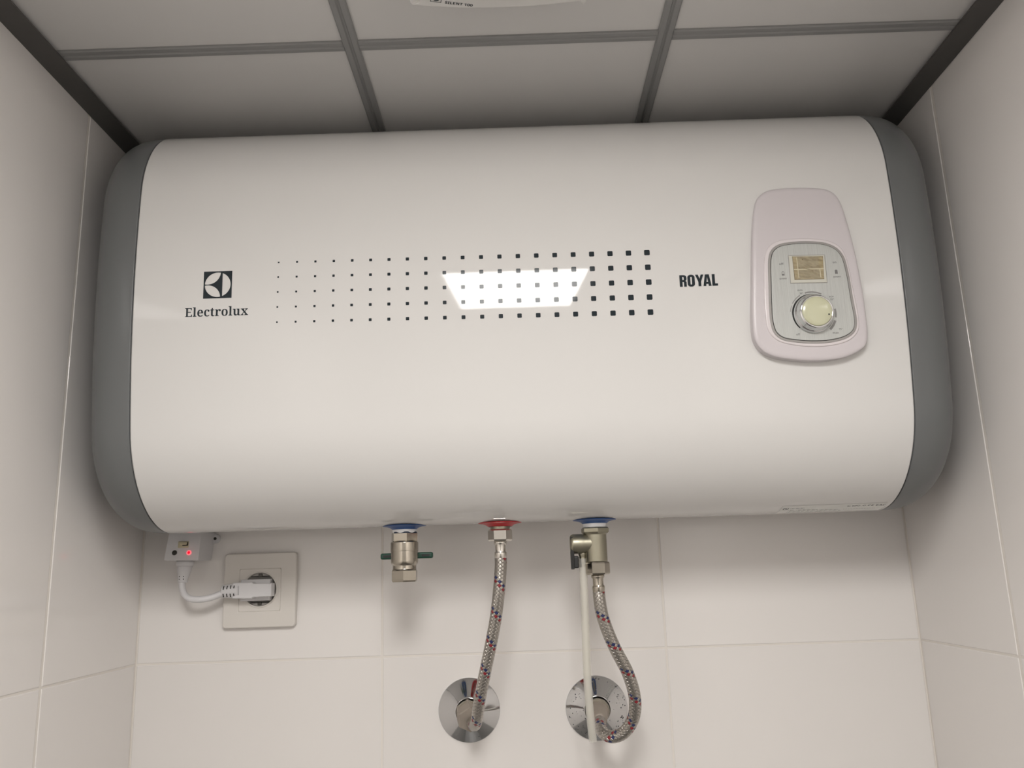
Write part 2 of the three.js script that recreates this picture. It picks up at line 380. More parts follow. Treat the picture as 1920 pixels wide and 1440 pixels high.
part('lettering', decal(...fitText(serif, 'Electrolux', -0.3200, -0.2590, -0.0123, 0.0088, PRINT_H, capH)), M.print, shell, 'dark serif maker name under the emblem');
{ // ROYAL in heavy condensed capitals, drawn on a 12-unit high grid
  const rr = (x0, y0, x1, y1, r, n = 8) => { const o = []; for (const [cx, cy, a] of [[x1 - r, y1 - r, 0], [x0 + r, y1 - r, 1], [x0 + r, y0 + r, 2], [x1 - r, y0 + r, 3]]) for (let i = 0; i <= n; i++) { const t = (a + i / n) * Math.PI / 2; o.push([cx + r * Math.cos(t), cy + r * Math.sin(t)]); } return o; };
  const R = poly([[0, 0], [2.6, 0], [2.6, 4.9], [3.3, 4.9], [3.9, 4.4], [3.9, 0], [6.4, 0], [6.4, 4.4], [6.1, 5.4], [5.3, 5.9], [6.2, 6.6], [6.5, 7.8], [6.5, 9.4], [6.2, 10.8], [5.2, 11.7], [3.8, 12], [0, 12]], [[[2.6, 6.9], [2.6, 10.1], [3.5, 10.1], [3.9, 9.6], [3.9, 7.4], [3.5, 6.9]]]);
  const O = poly(rr(7.3, -0.15, 14.0, 12.15, 3.0), [rr(9.95, 2.0, 11.35, 10.0, 0.7)]);
  const Y = poly([[17.1, 0], [19.7, 0], [19.7, 4.7], [22.2, 12], [19.7, 12], [18.4, 7.8], [17.1, 12], [14.5, 12], [17.1, 4.7]]);
  const A = poly([[21.6, 0], [24.2, 0], [24.4, 2.1], [26.3, 2.1], [26.5, 0], [29.1, 0], [27.2, 12], [23.5, 12]], [[[24.65, 4.2], [26.05, 4.2], [25.35, 9.2]]]);
  const L = poly([[29.8, 0], [35.0, 0], [35.0, 2.4], [32.5, 2.4], [32.5, 12], [29.8, 12]]);
  part('lettering', decal([R, O, Y, A, L], 0.1582, 0.0012, PRINT_H, 0.0368 / 35, 0.0117 / 12), M.print, shell, 'dark heavy condensed capitals beside the control panel');
}
{ // five rows of 21 squares that grow from left to right
  const sh = [], TL = [-0.2304, 0.0397], TR = [0.1285, 0.0370], BL = [-0.2310, -0.0204], BR = [0.1283, -0.0228];
  for (let i = 0; i < 21; i++) for (let k = 0; k < 5; k++) {
    const u = i / 20, v = k / 4, mix = (q) => (TL[q] * (1 - u) + TR[q] * u) * (1 - v) + (BL[q] * (1 - u) + BR[q] * u) * v;
    const x = mix(0), y = mix(1), w = (0.0016 + 0.0039 * Math.pow(u, 0.85)) / 2, r = w * 0.35, o = [];
    for (const [a, b, q] of [[1, 1, 0], [-1, 1, 1], [-1, -1, 2], [1, -1, 3]]) for (let j = 0; j <= 3; j++) { const t = (q + j / 3) * Math.PI / 2; o.push([x + a * (w - r) + r * Math.cos(t), y + b * (w - r) + r * Math.sin(t)]); }
    sh.push(poly(o));
  }
  part('dot_pattern', decal(sh, 0, 0, PRINT_H), M.print, shell, 'five printed rows of small dark squares growing to the right');
}
{ // rating label under the right end
  const t = canvasTex(1024, 256, (c, w, h) => {
    c.fillStyle = '#e4e4e0'; c.fillRect(0, 0, w, h); c.fillStyle = '#22262a';
    c.strokeStyle = '#22262a'; c.lineWidth = 7;
    c.fillRect(22, 62, 54, 54); c.fillStyle = '#e4e4e0'; c.fillRect(33, 76, 14, 30); c.fillRect(55, 70, 12, 30); c.fillStyle = '#22262a';
    c.font = '30px sans-serif'; for (const [x, y, l] of [[90, 72, 150], [90, 128, 60], [170, 128, 200], [400, 150, 190], [90, 170, 280], [390, 190, 240], [90, 215, 380]]) for (let q = x; q < x + l; q += 15) c.fillRect(q, y, 4 + ((q * 7) % 9), 16);
    for (const [x, k] of [[650, 0], [700, 1], [745, 2], [800, 3]]) { c.beginPath(); if (k === 1) c.rect(x, 44, 34, 22); else c.arc(x + 15, 55, 14, 0, 4.6 + k * 0.4); c.stroke(); }
    c.font = 'bold 54px sans-serif'; c.fillText('CE', 845, 74); c.fillText('EAC', 925, 74);
    for (let q = 640; q < 960; q += 16) c.fillRect(q, 150, 5 + ((q * 5) % 8), 14);
  });
  const tris = [], n = 24, x0 = 0.2620, x1 = 0.3672, a = -0.2382, b = -0.2640;
  const at = (i, k) => [x0 + (x1 - x0) * i, a + (b - a) * k];
  for (let k = 0; k < n; k++) tris.push([at(0, k / n), at(0, (k + 1) / n), at(1, (k + 1) / n)], [at(0, k / n), at(1, (k + 1) / n), at(1, k / n)]);
  const g = wrap(tris, 0.0002), uv = g.attributes.uv, p = g.attributes.position; let q = 0;
  for (const t3 of tris) for (const [x, s] of t3) uv.setXY(q++, (x - x0) / (x1 - x0), (s - b) / (a - b));
  part('rating_label', g, std(0xffffff, 0.5, 0, { map: t }), heater, 'small white rating label with fine dark print');
}

// ------------------------------------------------------------------ control panel on the right of the enamel
function outline(pts, n = 96) {
  const c = new THREE.CatmullRomCurve3(pts.map(([x, s]) => V(x, s, 0)), true, 'centripetal');
  const o = c.getSpacedPoints(n).slice(0, n).map((p) => [p.x, p.y]);
  let ar = 0; for (let i = 0; i < n; i++) { const [a, b] = o[i], [d, e] = o[(i + 1) % n]; ar += a * e - d * b; }
  return ar < 0 ? o.reverse() : o;
}
function inset(o, d) {
  const n = o.length; return o.map(([x, y], i) => {
    const [ax, ay] = o[(i + n - 1) % n], [bx, by] = o[(i + 1) % n], l = Math.hypot(bx - ax, by - ay);
    return [x - (by - ay) / l * d, y + (bx - ax) / l * d];
  });
}
function plate(o, rings, hBase, caps = 10) {                         // rings: [inset, height above hBase]; smooth dome closed at the centre
  const n = o.length, R = rings.map(([d, h]) => [inset(o, d), (x, s) => hBase(x, s) * (h < -0.5 ? 0 : 1) + (h < -0.5 ? 0 : h)]);
  const last = R[R.length - 1][0], cx = last.reduce((a, p) => a + p[0], 0) / n, cy = last.reduce((a, p) => a + p[1], 0) / n;
  for (let k = 1; k <= caps; k++) { const q = Math.max(1 - k / caps, 0.001); R.push([last.map(([x, y]) => [cx + (x - cx) * q, cy + (y - cy) * q]), R[rings.length - 1][1]]); }
  const xs = o.map((p) => p[0]), ys = o.map((p) => p[1]), x0 = Math.min(...xs), x1 = Math.max(...xs), y0 = Math.min(...ys), y1 = Math.max(...ys);
  const P = [], U = [], I = [];
  for (const [pts, hf] of R) for (const [x, s] of pts) { const v = surf(x, s, hf(x, s)); P.push(v.x, v.y, v.z); U.push((x - x0) / (x1 - x0), (s - y0) / (y1 - y0)); }
  for (let k = 0; k + 1 < R.length; k++) for (let i = 0; i < n; i++) { const a = k * n + i, b = k * n + (i + 1) % n; I.push(a, b, a + n, b, b + n, a + n); }
  const g = new THREE.BufferGeometry(); g.setAttribute('position', new THREE.Float32BufferAttribute(P, 3)); g.setAttribute('uv', new THREE.Float32BufferAttribute(U, 2)); g.setIndex(I); g.computeVertexNormals(); return g;
}
const hb = (x, s) => 0.0030 + 0.0075 * Math.min(1, Math.max(0, (0.1 - s) / 0.17));
const bezelO = outline([[0.2267, 0.0083], [0.2315, 0.0531], [0.2360, 0.0776], [0.2401, 0.0886], [0.2497, 0.0965], [0.2642, 0.0990], [0.2800, 0.0993], [0.2967, 0.0985], [0.3099, 0.0960], [0.3173, 0.0902], [0.3214, 0.0804], [0.3245, 0.0613], [0.3278, 0.0326], [0.3299, 0.0021], [0.3310, -0.0279], [0.3302, -0.0561], [0.3274, -0.0639], [0.3184, -0.0701], [0.3065, -0.0745], [0.2906, -0.0765], [0.2724, -0.0764], [0.2555, -0.0745], [0.2401, -0.0712], [0.2300, -0.0653], [0.2240, -0.0558], [0.2228, -0.0404]], 128);
const ringO = outline([[0.2372, 0.0028], [0.2406, 0.0272], [0.2455, 0.0367], [0.2545, 0.0420], [0.2732, 0.0439], [0.2929, 0.0427], [0.3057, 0.0395], [0.3142, 0.0330], [0.3183, 0.0219], [0.3207, -0.0054], [0.3229, -0.0388], [0.3214, -0.0492], [0.3136, -0.0575], [0.2991, -0.0622], [0.2783, -0.0634], [0.2577, -0.0608], [0.2439, -0.0558], [0.2367, -0.0464], [0.2353, -0.0291]], 128);
const plateO = outline([[0.2433, -0.0028], [0.2460, 0.0244], [0.2489, 0.0312], [0.2552, 0.0357], [0.2700, 0.0380], [0.2870, 0.0378], [0.3000, 0.0355], [0.3086, 0.0305], [0.3131, 0.0233], [0.3155, 0.0083], [0.3169, -0.0186], [0.3180, -0.0425], [0.3156, -0.0490], [0.3087, -0.0540], [0.2942, -0.0575], [0.2774, -0.0579], [0.2619, -0.0564], [0.2492, -0.0533], [0.2438, -0.0479], [0.2418, -0.0387], [0.2419, -0.0227]], 128);
const panel = part('control_panel', plate(bezelO, [[0, -1], [0.0001, -0.0018], [0.0010, -0.0008], [0.0026, -0.0002], [0.0046, 0]], hb), M.bezel, heater, 'raised pale lilac control panel with a brushed plate');
part('raised_ring', plate(ringO, [[-0.0002, -0.001], [0, 0.0004], [0.0006, 0.0009], [0.0014, 0.001]], hb), M.ring, panel);
part('channel', plate(inset(plateO, -0.0026), [[0, 0.0004], [0, 0.0012], [0.0004, 0.0013]], hb), M.channel, panel);
part('gasket', plate(inset(plateO, -0.0003), [[0, 0.0004], [0, 0.00145], [0.0002, 0.0015]], hb), M.line, panel);
const KX = 0.2797, KS = -0.0323;
{
  const x0 = 0.2416, x1 = 0.3178, y0 = -0.0580, y1 = 0.0380, Wp = 1024, Hp = Math.round(1024 * (y1 - y0) / (x1 - x0));
  const map = canvasTex(Wp, Hp, (c, w, h) => {
    const X = (x) => (x - x0) / (x1 - x0) * w, Y = (s) => (y1 - s) / (y1 - y0) * h, mm = w / ((x1 - x0) * 1000);
    c.fillStyle = '#c3c5c2'; c.fillRect(0, 0, w, h);
    seed = 99; for (let i = 0; i < 1500; i++) { const v = rnd() < 0.5 ? 255 : 90; c.fillStyle = `rgba(${v},${v},${v},${0.025 + rnd() * 0.05})`; const l = h * (0.15 + rnd() * 0.6); c.fillRect(rnd() * w, rnd() * h - l / 2, 1 + rnd() * 2.4, l); }
    c.fillStyle = 'rgba(92,90,90,0.7)'; c.textAlign = 'center';
    const t = (s, x, y, q) => { c.font = `bold ${q * mm}px sans-serif`; c.fillText(s, X(x), Y(y)); };
    t('off', 0.2546, 0.0168, 3.1); t('on', 0.3055, 0.0168, 3.1);
    t('power', 0.2549, 0.0024, 2.4); t('power', 0.3062, 0.0025, 2.4);
    c.lineWidth = 0.35 * mm; c.strokeStyle = 'rgba(92,90,90,0.7)';
    for (const [x, k] of [[0.2553, 0.45], [0.3060, 1]]) { const a = X(x) - 1.1 * mm, b = Y(0.0098), l = 3.4 * mm; c.strokeRect(a, b, 2.2 * mm, l); c.fillRect(a, b + l * (1 - k), 2.2 * mm, l * k); c.fillRect(a + 0.5 * mm, b - 0.6 * mm, 1.2 * mm, 0.6 * mm); }
    t('min', 0.2696, -0.0098, 2.7); t('30°', 0.2706, -0.0129, 2.5);
    t('eco', 0.2985, -0.0169, 2.7); t('55°', 0.2990, -0.0198, 2.5);
    t('max', 0.2990, -0.0521, 2.8); t('75°', 0.3040, -0.0487, 2.4); t('off', 0.2636, -0.0526, 2.6);
    // the scale round the knob: thin on the left, thick on the right
    c.strokeStyle = 'rgba(120,118,116,0.75)';
    for (const [a, b, lw] of [[-3.02, -2.72, 0.5], [-2.62, -2.1, 0.8], [-1.85, -1.1, 1.3], [-0.2, 0.2, 1.8], [0.34, 0.82, 2.2]]) { c.lineWidth = lw * mm; c.beginPath(); c.arc(X(KX), Y(KS), 21.3 * mm, a, b); c.stroke(); }
  });
  const rough = tex(512, 64, (u, v, x) => 0.34 + 0.14 * lattice[x * 3 & 4095]);
  part('brushed_plate', plate(inset(plateO, 0.0002), [[0, 0.001], [0, 0.0019], [0.0003, 0.0021]], hb), std(lin(1, 1, 1), 1, 0.25, { map, roughnessMap: rough }), panel, 'brushed silver plate with small grey print');
}
const rectO = (pts, n = 12) => { const o = []; for (let i = 0; i < 4; i++) for (let k = 0; k < n; k++) { const a = pts[i], b = pts[(i + 1) % 4], q = k / n; o.push([a[0] + (b[0] - a[0]) * q, a[1] + (b[1] - a[1]) * q]); } let ar = 0; for (let i = 0; i < o.length; i++) { const [a, b] = o[i], [d, e] = o[(i + 1) % o.length]; ar += a * e - d * b; } return ar < 0 ? o.reverse() : o; };
const winO = rectO([[0.2622, 0.0262], [0.2970, 0.0257], [0.2965, -0.0023], [0.2614, -0.0018]]);
part('window_rim', plate(winO, [[-0.0002, 0.0018], [-0.0002, 0.0022], [0.0001, 0.0023]], hb, 3), M.channel, panel);
part('display_window', plate(inset(winO, 0.0004), [[0, 0.0018], [0, 0.0026], [0.0003, 0.0027]], hb, 3), std(lin(0.62, 0.61, 0.54), 0.2), panel, 'cream display window');
{
  const map = canvasTex(256, 208, (c, w, h) => {
    c.fillStyle = '#a1977f'; c.fillRect(0, 0, w, h);
    c.fillStyle = '#aa9d7e'; c.fillRect(0, 0, 34, h); c.fillRect(216, 0, 40, h);
    seed = 5; for (let i = 0; i < 260; i++) { c.fillStyle = `rgba(${rnd() < 0.5 ? '70,55,35' : '205,190,150'},${0.03 + rnd() * 0.06})`; c.beginPath(); c.ellipse(rnd() * w, rnd() * h, 6 + rnd() * 26, 3 + rnd() * 9, rnd() * 0.6, 0, 7); c.fill(); }
    c.fillStyle = '#cdc5aa'; c.fillRect(0, 112, w, 9); c.fillRect(34, 10, 6, 180); c.fillRect(214, 118, 7, 74);
    c.strokeStyle = '#5a4a30'; c.lineWidth = 3; c.beginPath(); c.moveTo(44, 106); c.bezierCurveTo(80, 98, 110, 118, 160, 128); c.stroke();
    c.beginPath(); c.arc(84, 30, 3, 0, 7); c.stroke();
    c.lineWidth = 2; c.strokeRect(2, 2, w - 4, h - 4);
  });
  part('display_film', plate(rectO([[0.2657, 0.0249], [0.2951, 0.0242], [0.2937, 0.0013], [0.2655, 0.0014]]), [[0, 0.0024], [0, 0.0029], [0.0002, 0.0030]], hb, 3), std(lin(1, 1, 1), 0.3, 0, { map }), panel, 'yellowed cracked film over the display');
}
{ // knob: black gap, chrome skirt, cream cap with a dot
  const q = prof(KS), h0 = hb(KX, KS) + 0.002, n = V(0, q.ny, q.nz), base = surf(KX, KS, h0);
  const put = (g, dh = 0) => along(g, base.clone().addScaledVector(n, dh), base.clone().addScaledVector(n, dh + 1));
  part('knob_seat', put(lathe([[0, 0.0006], [0.0193, 0.0006], [0.0197, 0], [0.0197, -0.001]], 64)), M.line, panel);
  part('knob_skirt', put(lathe([[0.0170, 0.0006], [0.0184, 0.0008], [0.0188, 0.0016], [0.0186, 0.0040], [0.0176, 0.0052], [0.0168, 0.0060], [0.0162, 0.0098], [0.0157, 0.0112], [0.0146, 0.0118], [0.0138, 0.0114], [0.0136, 0.0100]], 72)), M.chrome, panel, 'chrome knob skirt');
  part('knob_cap', put(lathe([[0.0140, 0.0104], [0.0139, 0.0118], [0.0132, 0.0126], [0.0100, 0.0132], [0.0050, 0.0135], [0, 0.0136]], 64)), M.cream, panel, 'glossy cream knob cap');
  const up = V(0, q.nz, -q.ny), dot = base.clone().addScaledVector(n, 0.0128).add(V(0.0101, 0, 0)).addScaledVector(up, -0.0036);
  part('knob_mark', along(lathe([[0, 0.0006], [0.0007, 0.0005], [0.0009, 0]], 16), dot, dot.clone().add(n)), M.line, panel);
}

// ------------------------------------------------------------------ pipe ends under the heater: collars, threads, white tape
const bottom = (z) => { let best = 0; for (let s = -B.s3; s < -B.s1; s += 0.0005) { const q = prof(s); if (Math.abs(q.z - z) < 0.0004) best = q.y; } return best || J + 0.1424; };
const PZ = 0.125, PY = bottom(PZ);
const collar = [[0.0120, -0.0046], [0.0126, -0.0045], [0.0152, -0.0026], [0.0190, -0.0015], [0.0226, -0.0010], [0.0231, -0.0006], [0.0227, -0.0001], [0.0150, 0.0006]];
for (const [x, dy, m, tape, lab] of [[-0.1252, 0.0008, M.blue, true, 'blue plastic collar on the left pipe end'], [-0.0247, 0.0007, M.red, false, 'red plastic collar on the middle pipe end'], [0.0746, 0.0006, M.blue, true, 'blue plastic collar on the right pipe end']]) {
  part('collar', lathe(collar).translate(x, PY + dy, PZ), m, heater, lab);
  const th = []; for (let i = 0; i <= 10; i++) th.push([i % 2 ? 0.0098 : 0.0106, 0.002 - i * 0.0013]);
  part('pipe_end', lathe(th, 32).translate(x, PY + dy, PZ), M.brassDull, heater);
  if (tape) part('sealing_tape', lathe([[0.0105, -0.0020], [0.0121, -0.0026], [0.0125, -0.0050], [0.0122, -0.0082], [0.0105, -0.0090]], 40).translate(x, PY + dy, PZ), M.tape, heater, 'white sealing tape');
}
part('wall_bracket', box(0, J + 0.5, 0.012, 0.5, 0.04, 0.028, 0.002), M.nickel, heater);

// ------------------------------------------------------------------ drain valve with green butterfly handle (left)
{
  const x = -0.1252, z = PZ, y0 = PY - 0.0062;
  const t = thing('ball_valve', [x, y0 - 0.0515, z], 'short nickel ball valve with a green butterfly handle, open at its lower end', 'valve');
  part('upper_nut', along(hexNut(0.0143, 0.0108, 0.30, 0.009), V(x, y0 - 0.0108, z), V(x, y0, z)), M.nickel, t);
  part('body', lathe([[0.0130, -0.0100], [0.0140, -0.0104], [0.0144, -0.0112], [0.0144, -0.0194], [0.0142, -0.0197], [0.01415, -0.0199], [0.01415, -0.0201], [0.0142, -0.0204], [0.0142, -0.0300], [0.0139, -0.0318], [0.0132, -0.0332], [0.0124, -0.0340], [0.0122, -0.0346], [0.0122, -0.0378], [0.0126, -0.0386]], 48).translate(x, y0, z), M.nickel, t);
  part('lower_nut', along(hexNut(0.0143, 0.0128, 0.03, 0.0092), V(x, y0 - 0.0510, z), V(x, y0, z)), M.nickel, t);
  part('bore', lathe([[0, -0.034], [0.0096, -0.036], [0.0096, -0.0505]], 32).translate(x, y0, z), M.dark, t);
  const hy = y0 - 0.0242, hz = z - 0.019, gs = [], slots = [];
  for (const s of [-1, 1]) { gs.push(box(x + s * 0.0175, hy, hz, 0.0205, 0.0064, 0.008, 0.0018)); slots.push(box(x + s * 0.0205, hy - 0.0001, hz + 0.0038, 0.0085, 0.0024, 0.001)); }
  gs.push(box(x, hy, hz, 0.018, 0.0064, 0.005, 0.0015));
  const hd = part('handle', gs, M.green, t, 'dark green butterfly handle');
  for (const g of slots) part('slot', g, M.black, hd);
  part('stem', along(new THREE.CylinderGeometry(0.0045, 0.0055, 0.012, 24).translate(0, 0.006, 0), V(x, hy, z - 0.008), V(x, hy, z - 0.02)), M.nickel, t);
}

// ------------------------------------------------------------------ braided hoses
const at = (a) => V(a[0], a[1] + J, a[2]);
function ferrule(a, b, L = 0.017) {                                  // flared collar and crimp that run from the nut on to the braid
  return along(lathe([[0.0030, 0], [0.0062, 0.0004], [0.0070, 0.0018], [0.0068, 0.0034], [0.0056, 0.0048], [0.0055, L * 0.62], [0.0064, L * 0.68], [0.0066, L * 0.74], [0.0064, L], [0.0050, L + 0.0006]], 40), a, b);
}
function crossSpan(curvePts) { return curvePts.map(at); }
{
  // hot side, red collar
  const x = -0.0249, yN = PY - 0.0066, t = thing('braided_hose', [-0.05, J - 0.06, 0.06], 'steel braided hose from the red collar down to the left chrome flange', 'water hose', 'braided hoses');
  part('top_nut', along(hexNut(0.0127, 0.0122, 0.54, 0.006), V(x, yN - 0.0122, PZ), V(x, yN, PZ)), M.nickelBright, t);
  const a = V(x, yN - 0.0115, PZ);
  part('top_ferrule', ferrule(a, a.clone().add(V(-0.0004, -1, 0)), 0.018), M.nickelBright, t);
  part('braid', tube([V(x, yN - 0.0285, PZ), ...crossSpan([[-0.0252, 0.0963, 0.125], [-0.0281, 0.0698, 0.124], [-0.0323, 0.0440, 0.118], [-0.0389, 0.0150, 0.11], [-0.0470, -0.0173, 0.098], [-0.0530, -0.0430, 0.086], [-0.0560, -0.0585, 0.075], [-0.0585, -0.0665, 0.061], [-0.0610, -0.0690, 0.050], [-0.0632, -0.0685, 0.038]])], 0.0063, 260, 28, 0.0305), M.braid, t);
  const n0 = at([-0.0698, -0.0602, 0.012]), n1 = at([-0.0650, -0.0668, 0.036]);
  part('bottom_nut', along(hexNut(0.0146, 0.0235, 0.25, 0.0001), n0, n1), M.limed, t, 'dull lime-stained hexagonal nut');
}
{
  // cold side, under the safety valve
  const x = 0.0750, yN = J + 0.0990, t = thing('braided_hose', [0.08, J - 0.08, 0.07], 'grimy steel braided hose looping right from the black-levered valve to the speckled chrome flange', 'water hose', 'braided hoses');
  part('top_nut', along(hexNut(0.0131, 0.0128, 0.55, 0.006), V(x, yN - 0.0128, PZ), V(x, yN, PZ)), M.nickel, t);
  const a = V(x, yN - 0.0122, PZ);
  part('top_ferrule', ferrule(a, a.clone().add(V(0.02, -1, 0)), 0.018), M.nickel, t);
  part('braid', tube([V(x + 0.0003, yN - 0.0285, PZ), ...crossSpan([[0.0757, 0.0600, 0.125], [0.0785, 0.0419, 0.123], [0.0889, 0.0133, 0.118], [0.1020, -0.0135, 0.11], [0.1090, -0.0401, 0.1], [0.1070, -0.0614, 0.09], [0.0962, -0.0765, 0.082], [0.0845, -0.0805, 0.076], [0.0770, -0.0775, 0.068], [0.0752, -0.0725, 0.058], [0.0757, -0.0690, 0.048]])], 0.0064, 300, 28, 0.0305), M.braid, t);
  const n0 = at([0.0770, -0.0628, 0.010]), n1 = at([0.0757, -0.0700, 0.050]);
  part('bottom_nut', along(lathe([[0.006, 0], [0.0118, 0.0003], [0.0122, 0.002], [0.0120, 0.013], [0.0112, 0.0155], [0.0100, 0.0170], [0.0098, 0.024], [0.0088, 0.031], [0.0078, 0.036], [0.005, 0.0365]], 40), n0, n1), M.limed, t, 'lime-crusted end fitting');
}

// ------------------------------------------------------------------ safety valve with black lever (right)
{
  const x = 0.0746, z = PZ, y0 = PY - 0.0078;
  const t = thing('safety_valve', [x, J + 0.0985, z], 'dull brass safety valve with a black lever and drain spout, below the right blue collar', 'valve');
  part('body', [along(hexNut(0.0150, 0.0062, 0.12, 0.009), V(x, y0 - 0.0062, z), V(x, y0, z)), lathe([[0.0128, -0.0058], [0.0118, -0.0072], [0.0116, -0.0080], [0.0116, -0.0345], [0.0112, -0.0355], [0.0085, -0.0356], [0.0085, -0.040]], 48).translate(x, y0, z)], M.brassDull, t);
  const by = J + 0.1180, bz = z + 0.001;
  part('barrel', along(lathe([[0.0096, 0], [0.0098, 0.0105], [0.0101, 0.0120], [0.0101, 0.0205], [0.0094, 0.0226], [0.0078, 0.0237], [0.0001, 0.024]], 40), V(x - 0.003, by, bz), V(x - 1, by, bz)), M.brassDull, t);
  part('spout', lathe([[0.0025, 0.001], [0.0042, 0], [0.0044, -0.004], [0.0034, -0.0055], [0.0037, -0.007], [0.0033, -0.0085], [0.0036, -0.0100], [0.0032, -0.0115], [0.0034, -0.0165]], 24).translate(0.0605, by - 0.0072, z - 0.001), M.brassDull, t);
  const s = new THREE.Shape(); s.moveTo(-0.007, 0.0065); s.quadraticCurveTo(0, 0.0085, 0.007, 0.0065); s.lineTo(0.0055, -0.0245); s.quadraticCurveTo(0, -0.0262, -0.0055, -0.0245); s.closePath();
  const lv = new THREE.ExtrudeGeometry(s, { depth: 0.0022, bevelEnabled: true, bevelSize: 0.0006, bevelThickness: 0.0006, bevelSegments: 2 }).rotateY(-Math.PI / 2).translate(0.0508, by, bz);
  part('lever', [lv, box(0.0532, by - 0.0185, bz, 0.0055, 0.0125, 0.010, 0.0015)], M.black, t, 'flat black lever');
}
{
  const t = thing('drain_tube', [0.0605, J - 0.08, 0.12], 'thin translucent plastic tube hanging from the safety valve spout', 'tube');
  const c = crossSpan([[0.0606, 0.1030, 0.1238], [0.0602, 0.0478, 0.1235], [0.0597, 0.0003, 0.120], [0.0604, -0.0416, 0.115], [0.0622, -0.0679, 0.110], [0.0631, -0.0780, 0.107]]);
  const o = tube(c, 0.0041, 80, 24), i = tube(c, 0.0029, 80, 24);
  part('tube_wall', [o, i], M.pipe, t);
}

// ------------------------------------------------------------------ chrome flanges on the wall
for (const [x, y, m, lab] of [[-0.0686, -0.0608, M.flangeClean, 'left chrome wall flange, nearly clean, at the end of the straighter hose'], [0.0768, -0.0630, M.flangeSpecked, 'right chrome wall flange, peppered with dark specks, behind the looping hose']]) {
  const t = thing('wall_flange', [x, y + J, 0], lab, 'pipe flange', 'chrome pipe flanges');
  const g = lathe([[0.0352, -0.0005], [0.0353, 0.0010], [0.0346, 0.0018], [0.0300, 0.0046], [0.0220, 0.0098], [0.0165, 0.0134], [0.0152, 0.0146], [0.0147, 0.0150], [0.0142, 0.0146], [0.0140, 0.0100]], 72);
  const p = g.attributes.position, uv = g.attributes.uv; for (let i = 0; i < uv.count; i++) uv.setXY(i, p.getX(i) / 0.0706 + 0.5, -p.getZ(i) / 0.0706 + 0.5);
  part('cone', g.rotateX(Math.PI / 2).translate(x, y + J, 0), m, t);
  part('pipe_end', along(sharp([[0.0095, 0.0225], [0.0128, 0.0225], [0.0132, 0.0215], [0.0132, -0.006]], 40), V(x, y + J, 0), V(x, y + J, 1)), M.nickel, t);
}

// ------------------------------------------------------------------ wall socket
{
  const cx = -0.3111, cy = J + 0.0802, t = thing('wall_socket', [cx, cy - 0.0425, 0], 'square cream wall socket with a plug in it, under the heater at left', 'socket');
  const rrect = (w, r) => { const s = new THREE.Shape(), q = w / 2; s.moveTo(-q + r, -q); s.lineTo(q - r, -q); s.absarc(q - r, -q + r, r, -Math.PI / 2, 0); s.lineTo(q, q - r); s.absarc(q - r, q - r, r, 0, Math.PI / 2); s.lineTo(-q + r, q); s.absarc(-q + r, q - r, r, Math.PI / 2, Math.PI); s.lineTo(-q, -q + r); s.absarc(-q + r, -q + r, r, Math.PI, 1.5 * Math.PI); return s; };
  const ex = (s, d, b, z) => new THREE.ExtrudeGeometry(s, { depth: d, bevelEnabled: true, bevelSize: b, bevelThickness: b, bevelSegments: 3, curveSegments: 16 }).translate(cx, cy, z);
  const f = rrect(0.0824, 0.003); f.holes.push(new THREE.Path(rrect(0.0506, 0.002).getPoints(8)));
  part('frame', ex(f, 0.0064, 0.0014, 0.0006), M.plastic, t);
  const ins = rrect(0.0470, 0.0016); const hole = new THREE.Path(); hole.absarc(0, 0.0006, 0.0197, 0, Math.PI * 2, true); ins.holes.push(hole);
  part('insert', ex(ins, 0.0066, 0.0008, 0.0010), M.plastic, t);
  part('shadow_gap', [box(cx, cy - 0.0247, 0.0035, 0.0505, 0.0008, 0.006), box(cx, cy + 0.0247, 0.0035, 0.0505, 0.0008, 0.006), box(cx - 0.0247, cy, 0.0035, 0.0008, 0.0505, 0.006), box(cx + 0.0247, cy, 0.0035, 0.0008, 0.0505, 0.006)], M.line, t);
  part('rim', along(lathe([[0.0189, 0.0030], [0.0190, 0.0082], [0.0194, 0.0089], [0.0202, 0.0091], [0.0209, 0.0088], [0.0211, 0.0080]], 72), V(cx, cy + 0.0006, 0), V(cx, cy + 0.0006, 1)), M.plastic, t);
  // the well in the wall box: bottom disc, flats above and below, earth clips
  part('well', along(lathe([[0, 0.0012], [0.0188, 0.0012], [0.0188, 0.0086]], 64), V(cx, cy + 0.0006, 0), V(cx, cy + 0.0006, 1)), M.socketHole, t);
  for (const s of [-1, 1]) {
    const q = new THREE.Shape(); const a0 = Math.asin(0.0150 / 0.0188); q.absarc(0, 0, 0.0187, s > 0 ? a0 : -Math.PI + a0, s > 0 ? Math.PI - a0 : -a0); q.closePath();
    part('keyed_flat', new THREE.ExtrudeGeometry(q, { depth: 0.0046, bevelEnabled: false }).translate(cx, cy + 0.0006, 0.0013), M.socketHole, t);
    part('groove', box(cx, cy + 0.0006 + s * 0.0150, 0.0060, 0.0222, 0.0009, 0.0008), M.dark, t);
    part('earth_clip', box(cx, cy + 0.0006 + s * 0.0163, 0.0058, 0.0044, 0.0034, 0.0042, 0.0006), M.clip, t);
  }
}

